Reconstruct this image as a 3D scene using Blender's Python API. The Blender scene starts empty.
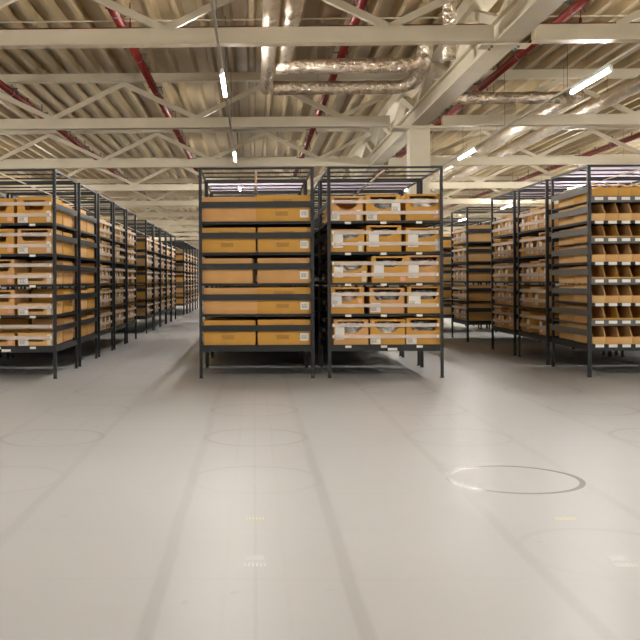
import bpy, bmesh, math, random
from mathutils import Vector, Matrix, noise
random.seed(7)
C = bpy.context.scene.collection
PI = math.pi

# ------------------------------------------------------------------ materials
def new_mat(name):
    m = bpy.data.materials.new(name); m.use_nodes = True
    nt = m.node_tree; b = nt.nodes['Principled BSDF']
    return m, nt, b
def N(nt, t, **k):
    n = nt.nodes.new(t)
    for a, v in k.items(): setattr(n, a, v)
    return n
def L(nt, a, b): nt.links.new(a, b)
def plain(name, col, rough=.5, metal=0, var=.12, scale=6, bump=0, bscale=40, spec=None):
    m, nt, b = new_mat(name)
    tc = N(nt, 'ShaderNodeTexCoord')
    no = N(nt, 'ShaderNodeTexNoise'); no.inputs['Scale'].default_value = scale; no.inputs['Detail'].default_value = 3
    L(nt, tc.outputs['Object'], no.inputs['Vector'])
    mr = N(nt, 'ShaderNodeMapRange'); mr.inputs['From Min'].default_value = .3; mr.inputs['From Max'].default_value = .7
    mr.inputs['To Min'].default_value = 1-var; mr.inputs['To Max'].default_value = 1+var
    L(nt, no.outputs['Fac'], mr.inputs['Value'])
    mx = N(nt, 'ShaderNodeVectorMath', operation='SCALE'); mx.inputs[0].default_value = col
    L(nt, mr.outputs['Result'], mx.inputs['Scale']); L(nt, mx.outputs[0], b.inputs['Base Color'])
    b.inputs['Roughness'].default_value = rough; b.inputs['Metallic'].default_value = metal
    if spec is not None: b.inputs['Specular IOR Level'].default_value = spec
    if bump:
        n2 = N(nt, 'ShaderNodeTexNoise'); n2.inputs['Scale'].default_value = bscale; n2.inputs['Detail'].default_value = 4
        L(nt, tc.outputs['Object'], n2.inputs['Vector'])
        bp = N(nt, 'ShaderNodeBump'); bp.inputs['Strength'].default_value = bump; bp.inputs['Distance'].default_value = .02 if metal < .5 else .06
        L(nt, n2.outputs['Fac'], bp.inputs['Height']); L(nt, bp.outputs['Normal'], b.inputs['Normal'])
    return m
STEEL = plain('dark_steel', (.013, .016, .019), .45, 0, .15)
STEELG = plain('grey_steel', (.11, .108, .10), .45, 0, .1)
BEAM = plain('cream_paint', (.62, .55, .41), .45, 0, .05, 2)
DECK = plain('deck_steel', (.44, .335, .185), .36, .12, .08, 1.2)
RED = plain('red_paint', (.16, .012, .007), .4, 0, .15)
DUCT = plain('foil', (.86, .76, .62), .27, .85, .15, 5, 1, 13)
RAIL = plain('rail_steel', (.16, .15, .14), .5, .3)
RAILC = plain('pale_rail', (.42, .39, .33), .5)
WHITE = plain('white_enamel', (.8, .8, .78), .4)
PAPER = plain('paper', (.80, .79, .76), .7, 0, .04)
TICKET = plain('ticket', (.72, .68, .60), .7, 0, .05)
PINK = plain('pink_paper', (.80, .42, .30), .7, 0, .05)
INK = plain('ink', (.07, .045, .02), .8)
WALL = plain('wall_panel', (.62, .57, .48), .6, 0, .04, 1)
OCHRE = plain('card_ochre', (.60, .315, .060), .75, 0, .07, 4)
TAN = plain('card_tan', (.62, .34, .125), .75, 0, .07, 4)
LIGHTC = plain('card_light', (.68, .42, .17), .75, 0, .07, 4)
DARKC = plain('card_brown', (.42, .21, .05), .8, 0, .1, 4)
BAGM = plain('poly_bag', (.74, .73, .71), .22, 0, .5, 14, .8, 22)
BAGD = plain('dark_bag', (.34, .35, .36), .25, 0, .6, 14, .8, 22)
BAGP = plain('mauve_bag', (.62, .46, .42), .25, 0, .5, 14, .8, 22)
BLUEB = plain('blue_bag', (.05, .10, .30), .4, 0, .4, 10)
YEL = plain('yellow_mark', (.76, .70, .42), .5)
MARK = plain('white_mark', (.85, .85, .84), .25)

def translucent(name, col, alpha, rough=.35):
    m, nt, b = new_mat(name)
    b.inputs['Base Color'].default_value = (*col, 1); b.inputs['Roughness'].default_value = rough
    b.inputs['Alpha'].default_value = alpha
    return m
STRAP = translucent('clear_strap', (.90, .80, .73), .50)
COVER, _nt, _b = new_mat('cover_film')
_t = N(_nt, 'ShaderNodeBsdfTranslucent'); _t.inputs['Color'].default_value = (.50, .46, .53, 1)
_p = N(_nt, 'ShaderNodeBsdfTransparent'); _x = N(_nt, 'ShaderNodeMixShader'); _x.inputs[0].default_value = .45
L(_nt, _t.outputs[0], _x.inputs[1]); L(_nt, _p.outputs[0], _x.inputs[2]); L(_nt, _x.outputs[0], _nt.nodes['Material Output'].inputs['Surface'])

def emis(name, col, s):
    m, nt, b = new_mat(name)
    b.inputs['Base Color'].default_value = (.8, .8, .8, 1)
    b.inputs['Emission Color'].default_value = (*col, 1); b.inputs['Emission Strength'].default_value = s
    return m
TUBE = emis('lit_tube', (1, .975, .93), 350)

def floor_mat():
    m, nt, b = new_mat('painted_floor')
    tc = N(nt, 'ShaderNodeTexCoord'); sp = N(nt, 'ShaderNodeSeparateXYZ'); L(nt, tc.outputs['Object'], sp.inputs[0])
    def M(op, a, b_=None, c=None):
        n = N(nt, 'ShaderNodeMath', operation=op)
        for i, v in enumerate((a, b_, c)):
            if v is None: continue
            if isinstance(v, (int, float)): n.inputs[i].default_value = v
            else: L(nt, v, n.inputs[i])
        return n.outputs[0]
    x, y = sp.outputs[0], sp.outputs[1]
    def noi(scale, det=3, vec=None):
        n = N(nt, 'ShaderNodeTexNoise'); n.inputs['Scale'].default_value = scale; n.inputs['Detail'].default_value = det
        L(nt, vec if vec else tc.outputs['Object'], n.inputs['Vector']); return n.outputs['Fac']
    wob = M('MULTIPLY', M('SUBTRACT', noi(.8), .5), .05)
    xs = M('ADD', x, wob); ys = M('ADD', y, wob)
    u = M('SUBTRACT', xs, M('MULTIPLY', M('ROUND', M('DIVIDE', xs, 1.505)), 1.505))
    yy = M('SUBTRACT', ys, 9.9)
    v = M('SUBTRACT', yy, M('MULTIPLY', M('ROUND', M('DIVIDE', yy, 1.47)), 1.47))
    def line(d, w):      # 1 inside |d|<w fading out
        mr = N(nt, 'ShaderNodeMapRange', interpolation_type='SMOOTHSTEP')
        mr.inputs['From Min'].default_value = w*.4; mr.inputs['From Max'].default_value = w
        mr.inputs['To Min'].default_value = 1; mr.inputs['To Max'].default_value = 0
        L(nt, M('ABSOLUTE', d), mr.inputs['Value']); return mr.outputs['Result']
    au = M('ABSOLUTE', u); av = M('ABSOLUTE', v)
    # turning marks: rounded loops round each floor node
    r = M('SQRT', M('ADD', M('MULTIPLY', u, u), M('MULTIPLY', v, v)))
    ring0 = line(M('SUBTRACT', r, .375), .026)
    gate = M('ADD', M('MULTIPLY', M('SUBTRACT', y, 4.7), .8), M('MULTIPLY', M('GREATER_THAN', x, .8), 1))
    gate = M('MINIMUM', M('MAXIMUM', gate, 0), 1); ring = M('MULTIPLY', ring0, gate)
    ty = line(M('SUBTRACT', au, .365), .040)
    ty2 = line(M('SUBTRACT', au, .12), .014)
    tx = line(M('SUBTRACT', av, .37), .022)
    tx2 = line(M('SUBTRACT', av, .13), .010)
    pat = N(nt, 'ShaderNodeMapRange'); pat.inputs['From Min'].default_value = .3; pat.inputs['From Max'].default_value = .65
    L(nt, noi(.55, 2), pat.inputs['Value']); pat = pat.outputs['Result']
    pat2 = N(nt, 'ShaderNodeMapRange'); pat2.inputs['From Min'].default_value = .28; pat2.inputs['From Max'].default_value = .72
    L(nt, noi(.5, 0), pat2.inputs['Value']); pat2 = pat2.outputs['Result']
    far = M('MINIMUM', M('MAXIMUM', M('MULTIPLY', M('SUBTRACT', y, 5.6), .5), 0), 1)
    mid = M('SUBTRACT', 1, M('MULTIPLY', M('GREATER_THAN', M('ABSOLUTE', M('SUBTRACT', x, .3)), 1.0), .2))
    wear = M('MAXIMUM', M('MULTIPLY', ring, M('ADD', .40, M('MULTIPLY', pat, .60))),
           M('MAXIMUM', M('MULTIPLY', ty, M('MULTIPLY', mid, M('ADD', .42, M('MULTIPLY', pat2, .40)))),
           M('MAXIMUM', M('MULTIPLY', ty2, M('MULTIPLY', M('ADD', .22, M('MULTIPLY', pat, .35)), M('ADD', .25, M('MULTIPLY', far, .75)))), M('MAXIMUM', M('MULTIPLY', tx, M('MULTIPLY', M('ADD', .2, M('MULTIPLY', pat, .5)), M('ADD', .3, M('MULTIPLY', far, .7)))), M('MULTIPLY', tx2, M('MULTIPLY', far, .40))))))
    wear = M('MINIMUM', wear, .85)
    ringd = M('MULTIPLY', ring, M('MULTIPLY', pat, M('ADD', .35, M('MULTIPLY', far, .65))))
    gl = M('MULTIPLY', ring, M('MULTIPLY', M('GREATER_THAN', x, .8), M('MULTIPLY', M('LESS_THAN', y, 6.2), M('GREATER_THAN', y, 4.6))))
    # panel joints every 6 m
    jx = line(M('SUBTRACT', x, M('MULTIPLY', M('ROUND', M('DIVIDE', x, 6.0)), 6.0)), .01)
    mix = N(nt, 'ShaderNodeMix', data_type='RGBA')
    mix.inputs['A'].default_value = (.545, .54, .54, 1); mix.inputs['B'].default_value = (.33, .328, .328, 1)
    L(nt, M('MINIMUM', M('ADD', M('ADD', M('MULTIPLY', wear, .48), M('MULTIPLY', ringd, .30)), M('MULTIPLY', jx, .15)), 1), mix.inputs['Factor'])
    # small dirt spots
    sc = N(nt, 'ShaderNodeMapRange'); sc.inputs['From Min'].default_value = .70; sc.inputs['From Max'].default_value = .78
    L(nt, noi(9, 2), sc.inputs['Value'])
    cl = N(nt, 'ShaderNodeMapRange'); cl.inputs['From Min'].default_value = .3; cl.inputs['From Max'].default_value = .7
    cl.inputs['To Min'].default_value = .94; cl.inputs['To Max'].default_value = 1.05
    L(nt, noi(.35, 4), cl.inputs['Value'])
    fac = M('SUBTRACT', cl.outputs['Result'], M('MULTIPLY', sc.outputs['Result'], .10))
    vs = N(nt, 'ShaderNodeVectorMath', operation='SCALE'); L(nt, mix.outputs['Result'], vs.inputs[0]); L(nt, fac, vs.inputs['Scale'])
    L(nt, vs.outputs[0], b.inputs['Base Color'])
    L(nt, M('SUBTRACT', M('SUBTRACT', .38, M('MULTIPLY', wear, .08)), M('MULTIPLY', gl, .12)), b.inputs['Roughness'])
    b.inputs['Specular IOR Level'].default_value = .5
    return m
FLOOR = floor_mat()

# ------------------------------------------------------------------ helpers
class MB:
    def __init__(s): s.v = []; s.f = []
    def add(s, vs, fs):
        o = len(s.v); s.v += [tuple(p) for p in vs]; s.f += [tuple(i+o for i in f) for f in fs]; return s
    def box(s, x0, x1, y0, y1, z0, z1):
        return s.add([(x0,y0,z0),(x1,y0,z0),(x1,y1,z0),(x0,y1,z0),(x0,y0,z1),(x1,y0,z1),(x1,y1,z1),(x0,y1,z1)],
                     [(0,3,2,1),(4,5,6,7),(0,1,5,4),(1,2,6,5),(2,3,7,6),(3,0,4,7)])
    def bar(s, a, b, w, h, up=(0,0,1)):
        a = Vector(a); b = Vector(b); d = (b-a).normalized(); up = Vector(up)
        if abs(d.dot(up)) > .99: up = Vector((1,0,0))
        sx = d.cross(up).normalized()*w/2; sz = sx.cross(d).normalized()*h/2
        vs = [a-sx-sz, a+sx-sz, a+sx+sz, a-sx+sz, b-sx-sz, b+sx-sz, b+sx+sz, b-sx+sz]
        return s.add(vs, [(0,1,2,3),(7,6,5,4),(0,4,5,1),(1,5,6,2),(2,6,7,3),(3,7,4,0)])
    def tube(s, pts, r, n=12, jit=0):
        pts = [Vector(p) for p in pts]; rings = []
        for i, p in enumerate(pts):
            d = (pts[min(i+1, len(pts)-1)]-pts[max(i-1, 0)]).normalized()
            up = Vector((0,0,1)) if abs(d.z) < .9 else Vector((1,0,0))
            sx = d.cross(up).normalized(); sz = sx.cross(d).normalized()
            rr = r*(1+random.uniform(-jit, jit))
            rings.append([p+(sx*math.cos(t*2*PI/n)+sz*math.sin(t*2*PI/n))*rr*(1+random.uniform(-jit, jit)*.5) for t in range(n)])
        vs = [q for g in rings for q in g]; fs = []
        for i in range(len(pts)-1):
            for t in range(n):
                fs.append((i*n+t, i*n+(t+1)%n, (i+1)*n+(t+1)%n, (i+1)*n+t))
        fs.append(tuple(range(n-1, -1, -1))); fs.append(tuple((len(pts)-1)*n+t for t in range(n)))
        return s.add(vs, fs)
    def mesh(s, name, mat, smooth=False):
        me = bpy.data.meshes.new(name); me.from_pydata(s.v, [], s.f); me.update()
        bm = bmesh.new(); bm.from_mesh(me); bmesh.ops.recalc_face_normals(bm, faces=bm.faces); bm.to_mesh(me); bm.free()
        me.materials.append(mat)
        if smooth:
            for p in me.polygons: p.use_smooth = True
        return me
def put(name, me, parent=None, loc=(0,0,0), rz=0):
    o = bpy.data.objects.new(name, me); C.objects.link(o); o.location = loc; o.rotation_euler.z = rz
    if parent: o.parent = parent
    return o
def tag(o, label, cat, group=None, kind=None):
    o['label'] = label; o['category'] = cat
    if group: o['group'] = group
    if kind: o['kind'] = kind
    return o
def thing(name, label, cat, loc=(0,0,0), rz=0, group=None):
    o = put(name, None, None, loc, rz); o.empty_display_size = .1
    return tag(o, label, cat, group)
def struct(name, me, loc=(0,0,0)):
    o = put(name, me, None, loc); o['kind'] = 'structure'; return o

# ------------------------------------------------------------------ setting
XL, XR, YN, YF, ZT = -19.5, 26.0, -12.0, 92.0, 5.02
struct('floor', MB().box(XL, XR, YN, YF, -.2, 0).mesh('floor', FLOOR))
def deck():
    vs = []; fs = []; p = .36; x = XL; prof = []
    while x < XR:
        prof += [(x, ZT), (x+.075, ZT), (x+.115, ZT+.14), (x+.32, ZT+.14)]; x += p
    for (a, z) in prof: vs += [(a, YN, z), (a, YF, z)]
    for i in range(len(prof)-1): fs.append((2*i, 2*i+1, 2*i+3, 2*i+2))
    me = bpy.data.meshes.new('ceiling'); me.from_pydata(vs, [], fs); me.update(); me.materials.append(DECK); return me
struct('ceiling', deck())
struct('wall_left', MB().box(XL-.2, XL, YN, YF, 0, 5.2).mesh('wall_left', WALL))
struct('wall_right', MB().box(XR, XR+.2, YN, YF, 0, 5.2).mesh('wall_right', WALL))
struct('wall_far', MB().box(XL, XR, YF, YF+.2, 0, 5.2).mesh('wall_far', WALL))
struct('wall_near', MB().box(XL, XR, YN-.2, YN, 0, 5.2).mesh('wall_near', WALL))

# roof trusses ------------------------------------------------------
GX0, GX1 = 2.87, 3.36
ords = ['first', 'second', 'third', 'fourth', 'fifth', 'sixth', 'seventh', 'eighth', 'ninth', 'tenth', 'eleventh', 'twelfth',
        'thirteenth', 'fourteenth', 'fifteenth', 'sixteenth', 'seventeenth', 'eighteenth']
diag_up = MB().bar((0, 0, 4.19), (1.35, 0, 4.84), .08, .085).mesh('diagonal', BEAM)
diag_dn = MB().bar((0, 0, 4.84), (1.35, 0, 4.19), .08, .085).mesh('diagonal', BEAM)
def chord(x0, x1):
    return MB().box(x0, x1, -.08, .08, 4.02, 4.19).box(x0, x1, -.095, .095, 4.0, 4.02)
for k in range(13):
    Y = 11.5+6*k-(.17 if k == 0 else 0)
    t = thing('roof_truss', f'cream painted steel roof truss with zigzag diagonals, {ords[k]} from the camera', 'roof truss', (0, Y, 0), 0, 'roof trusses')
    g0, g1 = (2.53, 3.50) if k == 1 else (GX0, GX1)
    put('lower_chord', chord(XL+.1, g0).mesh('lower_chord', BEAM), t)
    put('lower_chord', chord(g1, XR-.1).mesh('lower_chord', BEAM), t)
    put('upper_chord', MB().box(XL+.1, 2.95, -.08, .08, 4.87, 5.02).mesh('upper_chord', BEAM), t)
    put('upper_chord', MB().box(3.28, XR-.1, -.08, .08, 4.87, 5.02).mesh('upper_chord', BEAM), t)
    for j in range(-6, 8):
        x = -1.06+2.7*j
        if not (2.0 < x < 3.4): put('diagonal', diag_up, t, (x, 0, 0))
        if not (0.6 < x < 2.0): put('diagonal', diag_dn, t, (x+1.35, 0, 0))
# girder along Y
g = thing('roof_girder', 'large cream steel lattice girder running away overhead onto the column', 'girder', (3.05, 0, 0))
gb = MB().box(-.15, .15, YN+.1, YF-.1, 4.0, 4.03).box(-.15, .15, YN+.1, YF-.1, 4.26, 4.29).box(-.09, .09, YN+.1, YF-.1, 4.03, 4.26)
put('lower_chord', gb.mesh('lower_chord', BEAM), g)
put('upper_chord', MB().box(-.15, .15, YN+.1, YF-.1, 4.80, 5.0).mesh('upper_chord', BEAM), g)
gd1 = MB().bar((0, 0, 4.29), (0, 1.5, 4.80), .14, .12).mesh('diagonal', BEAM)
gd2 = MB().bar((0, 1.5, 4.80), (0, 3, 4.29), .14, .12).mesh('diagonal', BEAM)
for j in range(-1, 26):
    put('diagonal', gd1, g, (0, 2.5+3*j, 0)); put('diagonal', gd2, g, (0, 2.5+3*j, 0))
for k in range(6):
    put('splice_plate', MB().box(-.30, .30, -.12, .12, 3.985, 4.0).mesh('splice_plate', BEAM), g, (0, 11.5+6*k, 0))
    bo = MB()
    for sx in (-.16, .16):
        for sy in (-.07, .07): bo.tube([(sx, sy, 3.985), (sx, sy, 3.96)], .018, 6)
    put('bolt', bo.mesh('bolt', RAIL), g, (0, 11.5+6*k, 0))
for k in range(3):
    Y = 17.5+18*k
    c = thing('steel_column', ['square cream column standing in the aisle behind the front shelving', 'second cream column farther down the aisle', 'last cream column deep in the hall'][k], 'column', (3.06, Y, 0), 0, 'cream columns')
    put('shaft', MB().box(-.185, .185, -.185, .185, .02, 3.94).mesh('shaft', BEAM), c)
    put('base_plate', MB().box(-.28, .28, -.28, .28, 0, .02).mesh('base_plate', STEELG), c)
    put('cap_plate', MB().box(-.5, .5, -.2, .2, 3.94, 3.98).mesh('cap_plate', BEAM), c)

# red pipes along Y
def red_pipe(x, z, y0, y1, label):
    t = thing('sprinkler_pipe', label, 'pipe', (x, 0, z), 0, 'red sprinkler pipes')
    put('pipe', MB().tube([(0, y0, 0), (0, y1, 0)], .066, 10).mesh('pipe', RED, True), t)
    y = y0+1
    hm = MB().box(-.012, .012, -.012, .012, .05, ZT-z).box(-.13, .13, -.02, .02, .06, .085).tube([(0, -.02, 0), (0, .02, 0)], .068, 10)
    hm.tube([(.10, 0, .07), (.14, 0, -.05)], .012, 6)
    hm = hm.mesh('hanger', RAIL); hd = MB().tube([(0, 0, .05), (0, 0, .13)], .014, 6).tube([(0, 0, .13), (0, 0, .14)], .035, 8).mesh('sprinkler_head', RED)
    while y < min(y1, 40):
        put('hanger', hm, t, (0, y, 0)); put('sprinkler_head', hd, t, (0, y+1.3, 0)); y += 2.6
for x, l in ((-4.6, 'red sprinkler pipe under the roof, leftmost'), (-1.85, 'red sprinkler pipe running away over the left aisle'),
             (1.42, 'red sprinkler pipe running away over the middle shelving, crossing above the ducts'),
             (4.28, 'red sprinkler pipe right beside the big girder'), (9.7, 'red sprinkler pipe at far right above the open bins')):
    red_pipe(x, 4.76, 9.0, 80, l)
def cross_pipe(y, x0, x1, label):
    t = thing('branch_pipe', label, 'pipe', (0, y, 4.65), 0, 'thin red branch pipes')
    put('pipe', MB().tube([(x0, 0, 0), (x1, 0, 0)], .028, 8).mesh('pipe', RED, True), t)
    hm = MB().tube([(0, 0, 0), (0, 0, .37)], .008, 5).tube([(0, 0, .02), (0, 0, .09)], .022, 6).mesh('hanger', RED)
    x = x0+.9
    while x < x1: put('hanger', hm, t, (x, 0, 0)); x += 3.1
cross_pipe(13.0, -15, 22, 'thin red branch pipe crossing just above the nearest truss chord')
cross_pipe(20.5, -15, 2.6, 'thin red branch pipe crossing behind the second truss chord, left part')
tr = struct('trim_1', MB().tube([(XL+.1, 13.8, 4.99), (XR-.1, 13.8, 4.99)], .012, 6).mesh('trim_1', BEAM))

# foil ducts
def duct(label, pts, r, bands=True):
    P = [Vector(pts[0])]
    for a, b in zip(pts, pts[1:]):
        a = Vector(a); b = Vector(b); n = max(1, int((b-a).length/.12))
        for i in range(1, n+1): P.append(a.lerp(b, i/n))
    # smooth corners
    for _ in range(3):
        P = [P[0]]+[(P[i-1]+P[i]*2+P[i+1])/4 for i in range(1, len(P)-1)]+[P[-1]]
    t = thing('foil_duct', label, 'duct', P[0], 0, 'foil wrapped ducts')
    Q = [p-P[0] for p in P]
    put('insulation', MB().tube(Q, r, 18, .07).mesh('insulation', DUCT, True), t)
    if bands:
        i = 6
        while i < len(Q)-2:
            d = (Q[i+1]-Q[i-1]).normalized()*.012
            put('clamp_band', MB().tube([Q[i]-d, Q[i]+d], r*1.04, 16).mesh('clamp_band', DUCT), t)
            top = Q[i]+Vector((0, 0, r)); e = ZT-.01-P[0].z
            if abs(d.z) < .005: put('hanger_rod', MB().bar(top, (top.x, top.y, e), .006, .006).mesh('hanger_rod', RAIL), t)
            i += 13
DZ = 4.36
duct('crinkled foil duct running away overhead above the middle shelving', [(.22, 7.5, DZ), (.22, 15.75, DZ)], .10)
duct('second wider foil duct beside the long overhead one', [(.47, 7.5, DZ+.10), (.47, 13.8, DZ+.10)], .13)
duct('nearer of two parallel foil ducts crossing above the middle shelving', [(.34, 14.1, DZ), (2.55, 14.1, DZ), (2.62, 14.1, 4.95)], .115)
duct('farther of two parallel foil ducts crossing above the middle shelving', [(.335, 15.65, DZ), (2.55, 15.7, DZ), (2.75, 15.3, DZ+.12), (2.75, 14.9, 4.95)], .115)
duct('short foil duct crossing right of the big girder', [(3.5, 16.7, DZ), (5.5, 16.7, DZ)], .105)
duct('long foil duct running away along the right lamp row, left one of the pair', [(5.62, 16.4, DZ), (5.62, 33, DZ)], .125)
duct('long foil duct at the upper right running away, right one of the pair', [(6.35, 10.0, DZ), (6.35, 33, DZ)], .125)
duct('vertical foil riser beside the girder near the first truss', [(2.62, 12.6, 4.1), (2.62, 12.6, 5.06)], .09, False)

# lamps
house = MB().box(-.022, .022, -.74, .74, .022, .05).box(-.012, .012, -.72, .72, .05, .07).mesh('housing', WHITE)
tube = MB().tube([(0, -.72, 0), (0, .72, 0)], .022, 12).mesh('tube', TUBE, True)
capm = MB().box(-.022, .022, -.01, .01, -.022, .022)
LZ = 3.82
lamp_label = {(0, 0): 'lit linear tube lamp hanging over the left aisle side, nearest in view',
              (0, 1): 'lit linear tube lamp directly above the front left shelving, just over the beam',
              (1, 0): 'bright linear tube lamp at the upper right near the ducts',
              (1, 1): 'bright linear tube lamp beside the column, farther back'}
for i in range(-2, 6):
    x = -.40+4.87*i if i != -1 else -7.9
    if i < -1: x -= 2.6
    if i == 1: x += .08
    r = thing('lamp_rail', {0: 'dark steel lamp rail running away above the middle shelving', 1: 'dark steel lamp rail running away right of the column'}.get(i,
              'dark steel lamp rail hanging over a side aisle'), 'lamp rail', (x, 0, LZ), 0, 'lamp rails')
    put('rail', MB().box(-.016, .016, -10.5, 85, .07, .10).mesh('rail', RAILC), r)
    hr = MB().box(-.004, .004, -.004, .004, .10, ZT-LZ).mesh('hanger_rod', RAIL)
    for k in range(16): put('hanger_rod', hr, r, (0, 3.5+3.4*k, 0))
    for j in range(-3, 7 if i not in (-1, 0, 1, 2) else 10):
        y = 12.78+7.35*j
        lb = lamp_label.get((i, j), 'lit linear tube lamp in the rows hidden by the racks or out of view')
        t = thing('tube_lamp', lb, 'ceiling lamp', (x, y, LZ), 0, 'linear lamps under the roof')
        put('housing', house, t); put('tube', tube, t)
        for s in (-1, 1): put('end_cap', capm.mesh('end_cap', WHITE) if (i, j, s) == (-2, -3, -1) else bpy.data.meshes['end_cap'], t, (0, s*.73, 0))

# ------------------------------------------------------------------ racks
W = 1.363; H = W/2; RH = 2.50
TZ = [.390, .757, 1.122, 1.488, 1.855]           # shelf tops
BZ = [.385, .870, 1.355, 1.840]                  # bin rack shelf tops
def post_mesh():
    m = MB().box(0, .038, 0, .005, 0, RH).box(0, .005, .005, .038, 0, RH).box(-.004, .042, -.004, .042, 0, .008)
    return m
def slotted():
    m, nt, b = new_mat('slotted_steel')
    tc = N(nt, 'ShaderNodeTexCoord'); sp = N(nt, 'ShaderNodeSeparateXYZ'); L(nt, tc.outputs['Object'], sp.inputs[0])
    def M(op, a, b_=None):
        n = N(nt, 'ShaderNodeMath', operation=op)
        for i, v in enumerate((a, b_)):
            if v is None: continue
            if isinstance(v, (int, float)): n.inputs[i].default_value = v
            else: L(nt, v, n.inputs[i])
        return n.outputs[0]
    fz = M('ABSOLUTE', M('SUBTRACT', M('FRACT', M('MULTIPLY', sp.outputs[2], 20)), .5))
    cx = M('LESS_THAN', M('ABSOLUTE', M('SUBTRACT', M('MAXIMUM', M('ABSOLUTE', sp.outputs[0]), M('ABSOLUTE', sp.outputs[1])), .024)), .006)
    ho = M('MULTIPLY', M('LESS_THAN', fz, .2), cx)
    mx = N(nt, 'ShaderNodeMix', data_type='RGBA'); mx.inputs['A'].default_value = (.015, .018, .022, 1); mx.inputs['B'].default_value = (.005, .005, .006, 1)
    L(nt, ho, mx.inputs['Factor']); L(nt, mx.outputs['Result'], b.inputs['Base Color']); b.inputs['Roughness'].default_value = .42
    return m
SLOT = slotted()
POST = post_mesh().mesh('post', SLOT)
def shelf_mesh(bottom):
    h = .072 if bottom else .024
    e = H-.006
    return MB().box(-e, e, -e, e, -.012, -.004).box(-e, e, -e, -e+.004, -h, .006).box(-e, e, e-.004, e, -h, .006)\
        .box(-e, -e+.004, -e, e, -h, .006).box(e-.004, e, -e, e, -h, .006).box(-.02, .02, -e, e, -h, -.012)
SHELF0 = shelf_mesh(True).mesh('bottom_deck', STEEL); SHELF = shelf_mesh(False).mesh('shelf', STEEL)
SIDE = MB().box(-.002, .002, -H+.006, H-.006, 0, .072).mesh('side_rail', STEEL)
SIDE_LIT = MB().box(-.002, .002, -H+.006, H-.006, 0, .075).mesh('side_rail', STEELG)  # bin rack side bars: light falling on them painted in as lighter grey
def strapm():
    m = MB().box(-H+.05, H-.05, -.001, .001, 0, .042); return m
STRAPM = strapm().mesh('strap', STRAP)
def topf(alongx):
    m = MB(); e = H-.004
    m.box(-e, e, -e, -e+.022, RH-.024, RH).box(-e, e, e-.022, e, RH-.024, RH).box(-e, -e+.022, -e, e, RH-.024, RH).box(e-.022, e, -e, e, RH-.024, RH)
    for q in (-.23, .23):
        if alongx: m.box(-e, e, q-.009, q+.009, RH-.024, RH-.006)
        else: m.box(q-.009, q+.009, -e, e, RH-.024, RH-.006)
    return m
TOPX = topf(True).mesh('top_frame', STEEL); TOPY = topf(False).mesh('top_frame', STEEL)
TIE = MB().box(-.014, .014, -H+.03, H-.03, RH-.045, RH-.036).mesh('tie_strip', TICKET)
COV = MB().box(-H+.03, H-.03, -H+.03, H-.03, RH+.001, RH+.004).mesh('dust_cover', COVER)
TICK = MB().box(-.036, .036, -.002, 0, -.028, 0).mesh('shelf_label', PAPER)
SCUFF = MB().box(-.011, .011, -.003, 0, 0, .036).mesh('strap_end', PAPER)

def rack(x, y, kind, label, near=False, cover=False, group='mobile shelving racks', tall=0, side_mat=None, far=False):
    """kind F: picking faces towards and away from the camera; S: turned by a quarter"""
    t = thing('shelving_rack', label, 'shelving rack', (x, y, 0), 0 if kind in 'FB' else PI/2, group)
    for sx in (-1, 1):
        for sy in (-1, 1):
            p = put('post', POST, t, (sx*H, sy*H, 0), {(-1,-1): 0, (1,-1): PI/2, (1,1): PI, (-1,1): -PI/2}[(sx, sy)])
    zs = BZ if kind == 'B' else TZ
    for i, z in enumerate(zs):
        put('bottom_deck' if i == 0 else 'shelf', SHELF0 if i == 0 else SHELF, t, (0, 0, z-.002))
        for sx in (-1, 1):
            if kind == 'B':
                put('side_rail', SIDE_LIT, t, (sx*(H-.002), 0, z+.10)); put('side_rail', SIDE_LIT, t, (sx*(H-.002), 0, z+.335))
            else: put('side_rail', SIDE, t, (sx*(H-.002), 0, z+.168))
        if kind != 'B':
            for sy in ((-1, 1) if not far else ((-1, 1) if kind == 'S' else (-1,))):
                for dz in (.078, .212):
                    st = put('strap', STRAPM, t, (0, sy*(H-.012), z+dz))
                    if near and sy == -1:
                        for q in (-1, 1): put('strap_end', SCUFF, st, (q*(H-.066), -.002, .004))
                    
        if near and kind == 'F':
            for q in (-.42, 0, .42): put('shelf_label', TICK, t, (q-.02, -H+.0055, z-.006))
            if i == 0: put('shelf_label', bpy.data.meshes.get('rack_label') or MB().box(-.055, .055, -.002, 0, -.06, -.03).mesh('rack_label', PAPER), t, (.08, -H+.0055, z-.006))
    put('top_frame', TOPX if kind in 'FB' else TOPY, t)
    put('tie_strip', TIE, t, (0, 0, 0), 0 if kind in 'FB' else PI/2)
    if cover: put('dust_cover', COV, t)
    return t

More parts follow.
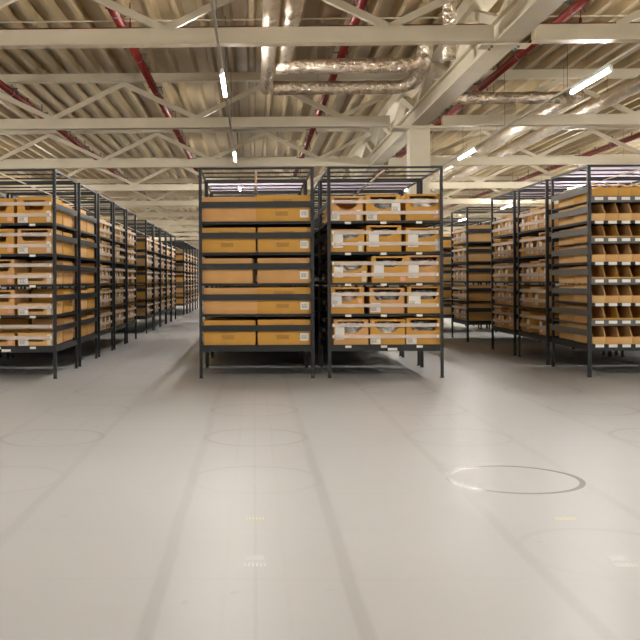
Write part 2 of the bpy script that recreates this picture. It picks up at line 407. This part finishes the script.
# ------------------------------------------------------------------ boxes
cache = {}
def pick_mesh(w, d, h, shape, mat):
    key = ('p', round(w, 3), round(d, 3), round(h, 3), shape, mat.name)
    if key in cache: return cache[key]
    m = MB(); th = .006; a, top, dep, kind = {'oval': (.38, .022, .47, 'o'), 'shallow': (.40, .020, .36, 'o'), 'trap': (.31, .040, .38, 't'),
        'low': (.30, .05, .35, 't'), 'wide': (.40, .016, .42, 't'), 'none': (0, 0, 0, 'n')}[shape]
    y0, y1 = -d/2, -d/2+th
    if kind == 'n': m.box(-w/2, w/2, y0, y1, 0, h)
    else:
        a *= w; zt = h-top; zb = dep*h
        n = 12; xs = [-a+2*a*i/n for i in range(n+1)]
        def fb(x):
            s = abs(x)/a
            if kind == 'o': return zt-zb*math.sqrt(max(0, 1-s*s))
            return zt-zb*min(1, (1-s)/.18)
        m.box(-w/2, -a, y0, y1, 0, h); m.box(a, w/2, y0, y1, 0, h); m.box(-a, a, y0, y1, zt, h)
        for p, q in zip(xs, xs[1:]):
            zp, zq = fb(p), fb(q)
            m.add([(p,y0,0),(q,y0,0),(q,y1,0),(p,y1,0),(p,y0,zp),(q,y0,zq),(q,y1,zq),(p,y1,zp)],
                  [(0,3,2,1),(4,5,6,7),(0,1,5,4),(2,3,7,6)])
    m.box(-w/2, w/2, d/2-th, d/2, 0, h).box(-w/2, -w/2+th, y1, d/2-th, 0, h).box(w/2-th, w/2, y1, d/2-th, 0, h)
    m.box(-w/2+th, w/2-th, y1, d/2-th, 0, th)
    # top flaps meeting with a gap at the centre
    m.box(-w/2, w/2, -.06, d/2-.01, h, h+.004)
    cache[key] = m.mesh('body', mat); return cache[key]
def carton_mesh(w, d, h, mat):
    key = ('c', round(w, 3), round(d, 3), round(h, 3), mat.name)
    if key in cache: return cache[key]
    m = MB().box(-w/2, w/2, -d/2, d/2, 0, h)
    me = m.mesh('body', mat); bm = bmesh.new(); bm.from_mesh(me)
    bmesh.ops.bevel(bm, geom=list(bm.edges), offset=.007, segments=2, affect='EDGES'); bm.to_mesh(me); bm.free()
    cache[key] = me; return me
def tape_mesh(w, d, h):
    key = ('t', round(w, 3), round(d, 3), round(h, 3))
    if key in cache: return cache[key]
    cache[key] = MB().box(-w/2-.001, w/2+.001, -.025, .025, h-.03, h+.001).mesh('tape', TAN); return cache[key]
def label_mesh(w, h, mat, lines=True):
    key = ('l', round(w, 3), round(h, 3), mat.name)
    if key not in cache: cache[key] = MB().box(0, w, -.0015, 0, 0, h).mesh('label', mat)
    return cache[key]
def ink_lines(w, h, n):
    m = MB(); r = random.Random(n*17+int(w*1000))
    for i in range(n):
        z = h*(n-i-.5)/n; x = r.uniform(0, w*.1)
        while x < w*.9:
            l = r.uniform(.008, .03); m.box(x, min(x+l, w), -.0012, 0, z, z+h/n*.38); x += l+.006
    return m.mesh('print', INK)
PR_A = ink_lines(.24, .03, 2); PR_B = ink_lines(.16, .05, 4); PR_S = ink_lines(.07, .05, 4)
def blob(w, d, h, mat, seed):
    m = MB(); nu, nv = 30, 18; off = Vector((seed*3.1, seed*1.7, 0))
    vs = []
    for j in range(nv+1):
        for i in range(nu):
            a = 2*PI*i/nu; b = PI*j/nv
            p = Vector((math.cos(a)*math.sin(b), math.sin(a)*math.sin(b), math.cos(b)))
            q = Vector([math.copysign(abs(c)**.55, c) for c in p])
            k = 1+.22*noise.noise(q*3+off)+.14*noise.noise(q*8+off)-.14
            vs.append((q.x*w/2*min(k, 1.0), q.y*d/2*min(k, 1.0), max(0, h/2+q.z*h/2*k)))
    fs = [(j*nu+i, j*nu+(i+1)%nu, (j+1)*nu+(i+1)%nu, (j+1)*nu+i) for j in range(nv) for i in range(nu)]
    m.add(vs, fs); return m.mesh('bag', mat, False)

tiern = ['bottom', 'second lowest', 'middle', 'second highest', 'top']
def picking_box(x, y, z, w, d, h, rz, shape, mat, label, group, labs=(), bag=None, baglabel=None, seed=1, lean=0):
    t = thing('picking_box', label, 'cardboard box', (x, y, z), rz+lean, group)
    put('body', pick_mesh(w, d, h, shape, mat), t)
    for (lx, lz, lw, lh, lm) in labs:
        s = put('label', label_mesh(lw, lh, lm), t, (-w/2+lx*w, -d/2-.0005, lz*h))
        if lm is PAPER and lw > .08: put('print', PR_S, s, (.008, -.0016, .01))
    if bag:
        dy = -d/2+.012+.23
        ca, sa = math.cos(rz), math.sin(rz)
        b = put('plastic_bag', blob(w*.88, .44, h*.90, bag, seed), None, (x-sa*dy, y+ca*dy, z+.008), rz)
        tag(b, baglabel, 'plastic bag', 'bagged goods in the picking boxes')
    return t
def carton(x, y, z, w, d, h, rz, mat, label, group, detail=None):
    t = thing('carton', label, 'cardboard box', (x, y, z), rz, group)
    put('body', carton_mesh(w, d, h, mat), t)
    if detail:
        if 'a' in detail: put('print', PR_A, t, (-.12, -d/2-.0003, h*.74))
        if 'b' in detail: put('print', PR_B, t, (-.10, -d/2-.0003, h*.22))
        if 'l' in detail:
            s = put('label', label_mesh(.10, .09, PAPER), t, (w/2-.125, -d/2-.0005, .05)); put('print', PR_S, s, (.012, -.0016, .02))
        if 't' in detail: put('tape', tape_mesh(w, d, h), t)
    return t

PY = 1.58; Y0 = 11.14+H
# ---- front, middle left rack (turned): long carton sides, two per shelf
CX1 = .030; CX2 = 1.553
rack(CX1, Y0, 'S', 'dark shelving rack front and centre, left of the two, dark bars across closed cartons', True)
cm = [[OCHRE, OCHRE], [TAN, OCHRE], [TAN, TAN], [OCHRE, OCHRE], [TAN, OCHRE]]
ch = [[.295, .30], [.315, .32], [.30, .30], [.30, .30], [.300, .315]]
cd = [['b', 'abl'], ['', 'abl'], ['', 'l'], ['ab', 'abl'], ['', 'abl']]
cw = [[.62, .63], [.645, .64], [.60, .63], [.645, .63], [.64, .65]]
xo = [[-.325, .325], [-.315, .325], [-.345, .325], [-.33, .33], [-.325, .32]]
for i in range(5):
    for s in (0, 1):
        carton(CX1+xo[i][s]+.0, Y0-.44, TZ[i]+.001, cw[i][s], .40, ch[i][s], 0, cm[i][s],
               f'closed brown carton, {["left", "right"][s]} one on {tiern[i]} shelf of the front left-of-centre rack', 'closed cartons on the front centre rack', cd[i][s])
    for r_ in (1, 2):
        for s in (0, 1):
            carton(CX1+[-.325, .325][s], Y0-.44+.44*r_, TZ[i]+.001, .63, .40, .30, 0, TAN,
               'brown carton hidden behind the front cartons of the left-of-centre rack', 'cartons behind the front row')
# ---- front, middle right rack: picking boxes
rack(CX2, Y0, 'F', 'dark shelving rack front and centre, right of the two, with open picking boxes', True)
vx = {4: ((90, 240, 115), (250, 415, 120), (435, 597, 123)), 3: ((92, 245, 105), (255, 415, 122), (435, 597, 110)),
      2: ((97, 260, 100), (277, 438, 122), (441, 600, 125)), 1: ((90, 243, 122), (265, 430, 118), (445, 600, 123)),
      0: ((100, 265, 115), (270, 430, 115), (433, 597, 120))}
shp = {4: ('oval', 'oval', 'wide'), 3: ('shallow', 'shallow', 'shallow'), 2: ('shallow', 'shallow', 'shallow'), 1: ('oval', 'wide', 'wide'), 0: ('oval', 'oval', 'wide')}
bgs = {4: (None, BAGD, BAGM), 3: (BAGM, BAGM, BAGM), 2: (BAGM, BAGD, BAGP), 1: (BAGP, BAGD, BAGD), 0: (BAGM, BAGM, BAGD)}
lb4 = {(4, 0): ((.02, .04, .10, .08, PAPER), (.80, .05, .05, .12, TICKET)), (4, 1): ((.03, .04, .12, .10, PAPER), (.74, .35, .10, .14, PAPER)),
       (4, 2): ((.80, .10, .08, .10, PINK),), (3, 0): ((.06, .20, .12, .17, PAPER), (.82, .04, .05, .12, TICKET)), (3, 1): ((.06, .20, .12, .16, PAPER),),
       (3, 2): ((.06, .20, .12, .15, PAPER), (.84, .05, .06, .14, TICKET)), (2, 0): ((.04, .25, .11, .13, PAPER), (.84, .06, .05, .13, TICKET)),
       (2, 1): ((.06, .18, .12, .16, PAPER), (.82, .06, .06, .10, PINK)), (2, 2): ((.06, .18, .12, .16, PAPER),),
       (1, 0): ((.02, .30, .12, .15, PAPER), (.82, .25, .05, .10, PINK)), (1, 1): ((.02, .06, .12, .11, PAPER),),
       (1, 2): ((.04, .28, .14, .14, PAPER),), (0, 0): ((.04, .20, .11, .16, PAPER),), (0, 1): ((.0, .03, .12, .11, PAPER),), (0, 2): ((.0, .03, .12, .10, PAPER),)}
posn = ['left', 'middle', 'right']
for i in range(5):
    for q in range(3):
        a, b_, dh = vx[i][q]
        w = min((b_-a)*.21875/84.4, .415)-.004; xc = (310+(a+b_)/2*.21875-254)/84.4+.012
        xc = max(CX2-.662+w/2, min(CX2+.662-w/2, xc)); h = dh*.00259
        picking_box(xc, Y0-H+.042+.31, TZ[i]+.001, w, .62, h, 0, shp[i][q], [OCHRE, TAN][(i*3+q) % 4 == 0],
                    f'open-front cardboard picking box, {posn[q]} on {tiern[i]} shelf of the right-of-centre rack', 'picking boxes on the front centre rack',
                    lb4[(i, q)], bgs[i][q], f'crumpled plastic-bagged goods in the {posn[q]} box, {tiern[i]} shelf, right-of-centre rack', i*3+q+1)
    for q in (0, 2):
        carton(CX2-.42+.42*q, Y0+.33, TZ[i]+.001, .40, .60, .28, 0, OCHRE,
               f'brown box at the back {["left", 0, "right"][q]} of {tiern[i]} shelf, right-of-centre rack', 'boxes at the back of the front centre rack')

# ---- middle block, racks behind
for n in range(1, 17):
    for cx, nm in ((CX1, 'left'), (CX2, 'right')):
        kind = 'S' if (n+(cx > 1)) % 2 else 'F'
        rack(cx, Y0+PY*n, kind, f'dark shelving rack standing {ords[n]} in line behind the {nm} front centre rack', cover=(n == 1), far=True)
        if n > 3: continue
        for i in range(5):
            for q in ((-.42, 0, .42)[::1] if kind == 'S' else (-.33, .33)):
                sx = -1 if cx < 1 else 1
                w_, d_ = (.62, .40) if kind == 'S' else (.40, .60)
                carton(cx+sx*(H-.03-w_/2), Y0+PY*n+q, TZ[i]+.001, w_, d_, .28, 0, random.choice([OCHRE, TAN]),
                       f'brown carton in the racks behind the {nm} front centre rack', f'cartons behind the {nm} front centre rack')

# ---- aisle rows
def side_boxes(x, y, n, kind, s, side, rackname, zs=TZ, back=True):
    """boxes on the aisle side; s=+1 aisle is at +x"""
    for i in range(5):
        if kind == 'F':
            for q, nm in ((-1, 'near'), (1, 'far')):
                if q == -1 and n == 0: continue
                h = random.uniform(.24, .31); m = random.choice([OCHRE, TAN, LIGHTC, OCHRE])
                carton(x+s*(H-.03-.205)+random.uniform(-.01, .01), y+q*.325, TZ[i]+.001, .40, .60, h, 0, m,
                       f'brown carton, {nm} one on {tiern[i]} shelf, {rackname}', f'cartons along the {side} aisle')
        else:
            for q, nm in ((-1, 'nearest'), (0, 'middle'), (1, 'farthest')):
                if random.random() < .06: continue
                h = random.choice([.26, .29, .31]); m = random.choice([LIGHTC, TAN, LIGHTC, OCHRE])
                w = random.choice([.38, .40]); sh = random.choice(['oval', 'trap', 'wide', 'shallow', 'oval'])
                labs = [(random.choice([.04, .6]), .15, .12, .14, PAPER)] if n < 9 else ()
                if n < 9 and random.random() < .4: labs = labs+[(.84, .1, .05, .10, random.choice([TICKET, PINK, PAPER]))]
                picking_box(x+s*(H-.042-.31), y+q*.422, TZ[i]+.001, w, .62, h, s*PI/2, sh, m,
                       f'open picking box, {nm} of three on {tiern[i]} shelf, {rackname}', f'picking boxes along the {side} aisle', labs,
                       None)
                if n <= 4:
                    b = put('plastic_bag', bpy.data.meshes.get('aislebag%d' % ((i+q) % 4)) or mk_bag((i+q) % 4), None,
                            (x+s*(H-.042-.26), y+q*.422, TZ[i]+.009), s*PI/2)
                    tag(b, f'bagged goods in the {nm} box on {tiern[i]} shelf, {rackname}', 'plastic bag', 'bagged goods in the picking boxes')
def mk_bag(k):
    me = blob(.33, .42, .215, [BAGM, BAGD, BAGP, BLUEB][k], k+30); me.name = 'aislebag%d' % k; return me
def gap_front(x, y, s, nm, side):
    for i in range(5):
        carton(x-s*(H-.042-.31), y-.44, TZ[i]+.001, .62, .40, random.choice([.28, .30]), 0, OCHRE,
               f'brown inner carton, {tiern[i]} shelf, near end of {nm}', f'cartons along the {side} aisle')
LXR = -2.355; LC = LXR-H
left_kind = 'FFSSS.SSSSS..SSSSS'
for n in range(18):
    y = Y0+PY*n
    nm = f'{ords[n]} rack down the left aisle'
    if n < 8:
        rack(LC-1.52, y, 'FS'[n % 2], f'dark shelving rack hidden left of the {nm}', far=True)
    if left_kind[n] == '.': continue
    if left_kind[n-1] == '.': gap_front(LC, y, 1, nm, 'left')
    rack(LC, y, left_kind[n], f'dark shelving rack, {ords[n]} in the row along the left aisle', near=(n == 0), far=(n > 3))
    if n == 0: continue
    side_boxes(LC, y, n, left_kind[n], 1, 'left', nm)
# left front rack boxes
LS = {4: (('trap', .30, OCHRE), ('trap', .315, OCHRE)), 3: (('trap', .30, OCHRE), ('wide', .30, TAN)), 2: (('wide', .30, TAN), ('low', .14, LIGHTC)),
      1: (('wide', .30, TAN), ('low', .14, LIGHTC)), 0: (('low', .15, TAN), ('low', .155, LIGHTC))}
for i in range(5):
    for q, (sh, h, m) in enumerate(LS[i]):
        picking_box(LC+[-.03, .415][q], Y0-H+.042+.31, TZ[i]+.001, [.40, .41][q], .62, h, 0, sh, m,
            f'cut-front cardboard box, {["left", "right"][q]} visible one on {tiern[i]} shelf, front left rack', 'picking boxes on the front left rack',
            [(.03, .03, .115, .10, PAPER)]+([(.86, .06, .05, .13, TICKET)] if q else [(.80, .08, .06, .09, PINK)]))
    if i < 3:   # tall brown inner walls seen above the low trays
        carton(LC+.415, Y0+.0, TZ[i]+.17 if False else TZ[i]+.001, .01+.39, .06, .33, 0, DARKC,
            f'dark brown board standing behind the low tray on {tiern[i]} shelf, front left rack', 'boards in the front left rack') if False else None
    carton(LC+.42, Y0+.335, TZ[i]+.001, .41, .60, .30, 0, [TAN, OCHRE][i % 2],
           f'brown carton at the back right on {tiern[i]} shelf, front left rack', 'cartons along the left aisle')
    carton(LC-.03, Y0+.335, TZ[i]+.001, .41, .60, .30, 0, [OCHRE, TAN][i % 2],
           f'brown carton at the back middle on {tiern[i]} shelf, front left rack', 'cartons along the left aisle')

# right block
RXL = 3.93; RC = RXL+H
right_kind = 'BSS.S.SS'
for n in range(8):
    y = Y0+PY*n
    nm = f'{ords[n]} rack down the right row'
    if n < 8: rack(RC+1.52, y, 'FS'[n % 2], f'dark shelving rack hidden right of the {nm}', cover=(n < 2), far=True)
    if right_kind[n] == '.': continue
    if right_kind[n-1] == '.': gap_front(RC, y, -1, nm, 'right')
    rack(RC, y, right_kind[n], f'{"grey-barred" if n == 0 else "dark"} shelving rack, {ords[n]} in the row at the right', near=False, cover=(n < 4), far=(n > 3))
    if n: side_boxes(RC, y, n, right_kind[n], -1, 'right', nm)

# bins on the front right rack
def bin_mesh(w, d, h, lip, slope, mat):
    th = .005; m = MB()
    y0 = -d/2
    for s in (-1, 1):
        xa, xb = (s*w/2, s*(w/2-th)); xa, xb = min(xa, xb), max(xa, xb)
        prof = [(y0, 0), (y0, lip), (y0+slope, h), (d/2, h), (d/2, 0)]
        vs = [(xa, p, q) for p, q in prof]+[(xb, p, q) for p, q in prof]
        m.add(vs, [(0,1,2,3,4), (9,8,7,6,5)]+[(k, (k+1) % 5, (k+1) % 5+5, k+5) for k in range(5)])
    m.box(-w/2+th, w/2-th, y0, y0+th, 0, lip).box(-w/2+th, w/2-th, d/2-th, d/2, 0, h).box(-w/2+th, w/2-th, y0+th, d/2-th, 0, th)
    return m.mesh('body', mat)
BW = .1565
BLO = [bin_mesh(BW-.004, .62, .215, .088, .10, m) for m in (LIGHTC, TAN)]
BHI = [bin_mesh(BW-.004, .62, .205, .070, .10, m) for m in (TAN, OCHRE)]
BTOP = bin_mesh(BW-.004, .62, .185, .145, .05, OCHRE)
FLAP = MB().box(-.06, .06, -.03, .03, 0, .003).mesh('flap', LIGHTC)
CARDL = MB().box(-.05, .05, -.0015, 0, 0, .036).mesh('bin_label', PAPER)
rown = ['top', 'second', 'third', 'fourth', 'fifth', 'sixth', 'seventh', 'bottom']
rr = None
for o in C.objects:
    if o.get('label', '').startswith('grey-barred'): rr = o
HS = MB().box(-H+.008, H-.008, -H+.02, H-.02, -.008, 0).mesh('half_shelf', STEELG)
FR = MB().box(-H+.02, H-.02, -.004, 0, -.012, .062).mesh('front_rail', STEELG)
for i in range(4):
    z = BZ[i]
    put('half_shelf', HS, rr, (0, 0, z+.238)); put('front_rail', FR, rr, (0, -H+.008, z+.232))
    for k in range(8):
        xl = -H+.055+BW*(k+.5)
        put('bin_label', CARDL, rr, (xl, -H+.0035, z+.245)); put('bin_label', CARDL, rr, (xl, -H+.0035, z-.034))
        if k > 4: continue
        bpos = ordsb = ['leftmost', 'second', 'third', 'fourth', 'fifth'][k]
        row = 7-2*i
        for up in (0, 1):
            me = BLO[k % 2] if not up else (BTOP if i == 3 else BHI[k % 2])
            t = thing('shelf_bin', f'open cardboard bin, {bpos} from left in {rown[row-up]} row, front right rack', 'storage bin',
                      (RC+xl, Y0-H+.012+.31+.012, z+.001+(.238 if up else 0)), 0, 'cardboard bins on the front right rack')
            put('body', me, t)
            if up and i == 3:
                f = put('flap', FLAP, t, (-.01, -.26, .188)); f.rotation_euler = (.5, .2, .2)
    for up in (0, 1):
        for q, nm in ((1, 'far'),):
            carton(RC-H+.055+.32, Y0+.32, z+.001+(.238 if up else 0), .60, .60, .20 if up else .215, 0, LIGHTC,
                f'flat brown carton at the back left, {rown[7-2*i-up]} row, front right rack', 'cartons on the front right rack')

# ------------------------------------------------------------------ floor markers
def marker(x, y, white, label, col=None):
    t = thing('floor_marker', label, 'floor marker', (x, y, 0), 0, 'markers set in the floor')
    m = MB()
    if white: put('plate', MB().box(-.037, .037, .03, .10, 0, .0012).mesh('plate', MARK), t)
    for k in range(6): m.box(-.045+k*.016, -.045+k*.016+.007, -.045, 0, 0, .001)
    put('dashes', m.mesh('dashes', col or (MARK if white else YEL)), t)
for x, nm in ((0, 'in the middle lane'), (1.5, 'in the right lane')):
    marker(x, 3.86, True, f'small white floor marker nearest the camera {nm}')
    marker(x, 4.60, False, f'faint yellow floor marker {nm}')
    marker(x, 5.45, False, f'third faint floor marker from the camera {nm}', MARK)
    marker(x, 6.85, False, f'small floor marker beyond the third one {nm}', MARK)
    marker(x, 8.40, False, f'small floor marker closest to the racks {nm}', MARK)
marker(-1.5, 8.4, False, 'small faint floor marker in the lane at the left', MARK)
marker(-1.5, 6.85, False, 'small faint floor marker in the lane at the left, nearer one', MARK)

# ------------------------------------------------------------------ camera
cam = bpy.data.cameras.new('camera'); co = bpy.data.objects.new('camera', cam); C.objects.link(co)
th = .02; f = 940.0
cam.sensor_width = 36; cam.lens = f/640*36
pp = 254-f*math.tan(th)
cam.shift_x = (320-pp)/640; cam.shift_y = -(320-280.5)/640
cam.clip_end = 200
roll = .005
M = Matrix.Rotation(th, 4, 'Z') @ Matrix.Rotation(PI/2, 4, 'X') @ Matrix.Rotation(-roll, 4, 'Z')
co.matrix_world = Matrix.Translation((0, 0, 1.16)) @ M
bpy.context.scene.camera = co
w = bpy.data.worlds.new('world'); bpy.context.scene.world = w; w.use_nodes = True
w.node_tree.nodes['Background'].inputs[0].default_value = (.05, .05, .05, 1)
vs = bpy.context.scene.view_settings
vs.view_transform = 'Standard'; vs.look = 'None'; vs.gamma = 1; vs.use_curve_mapping = False; vs.exposure = .06
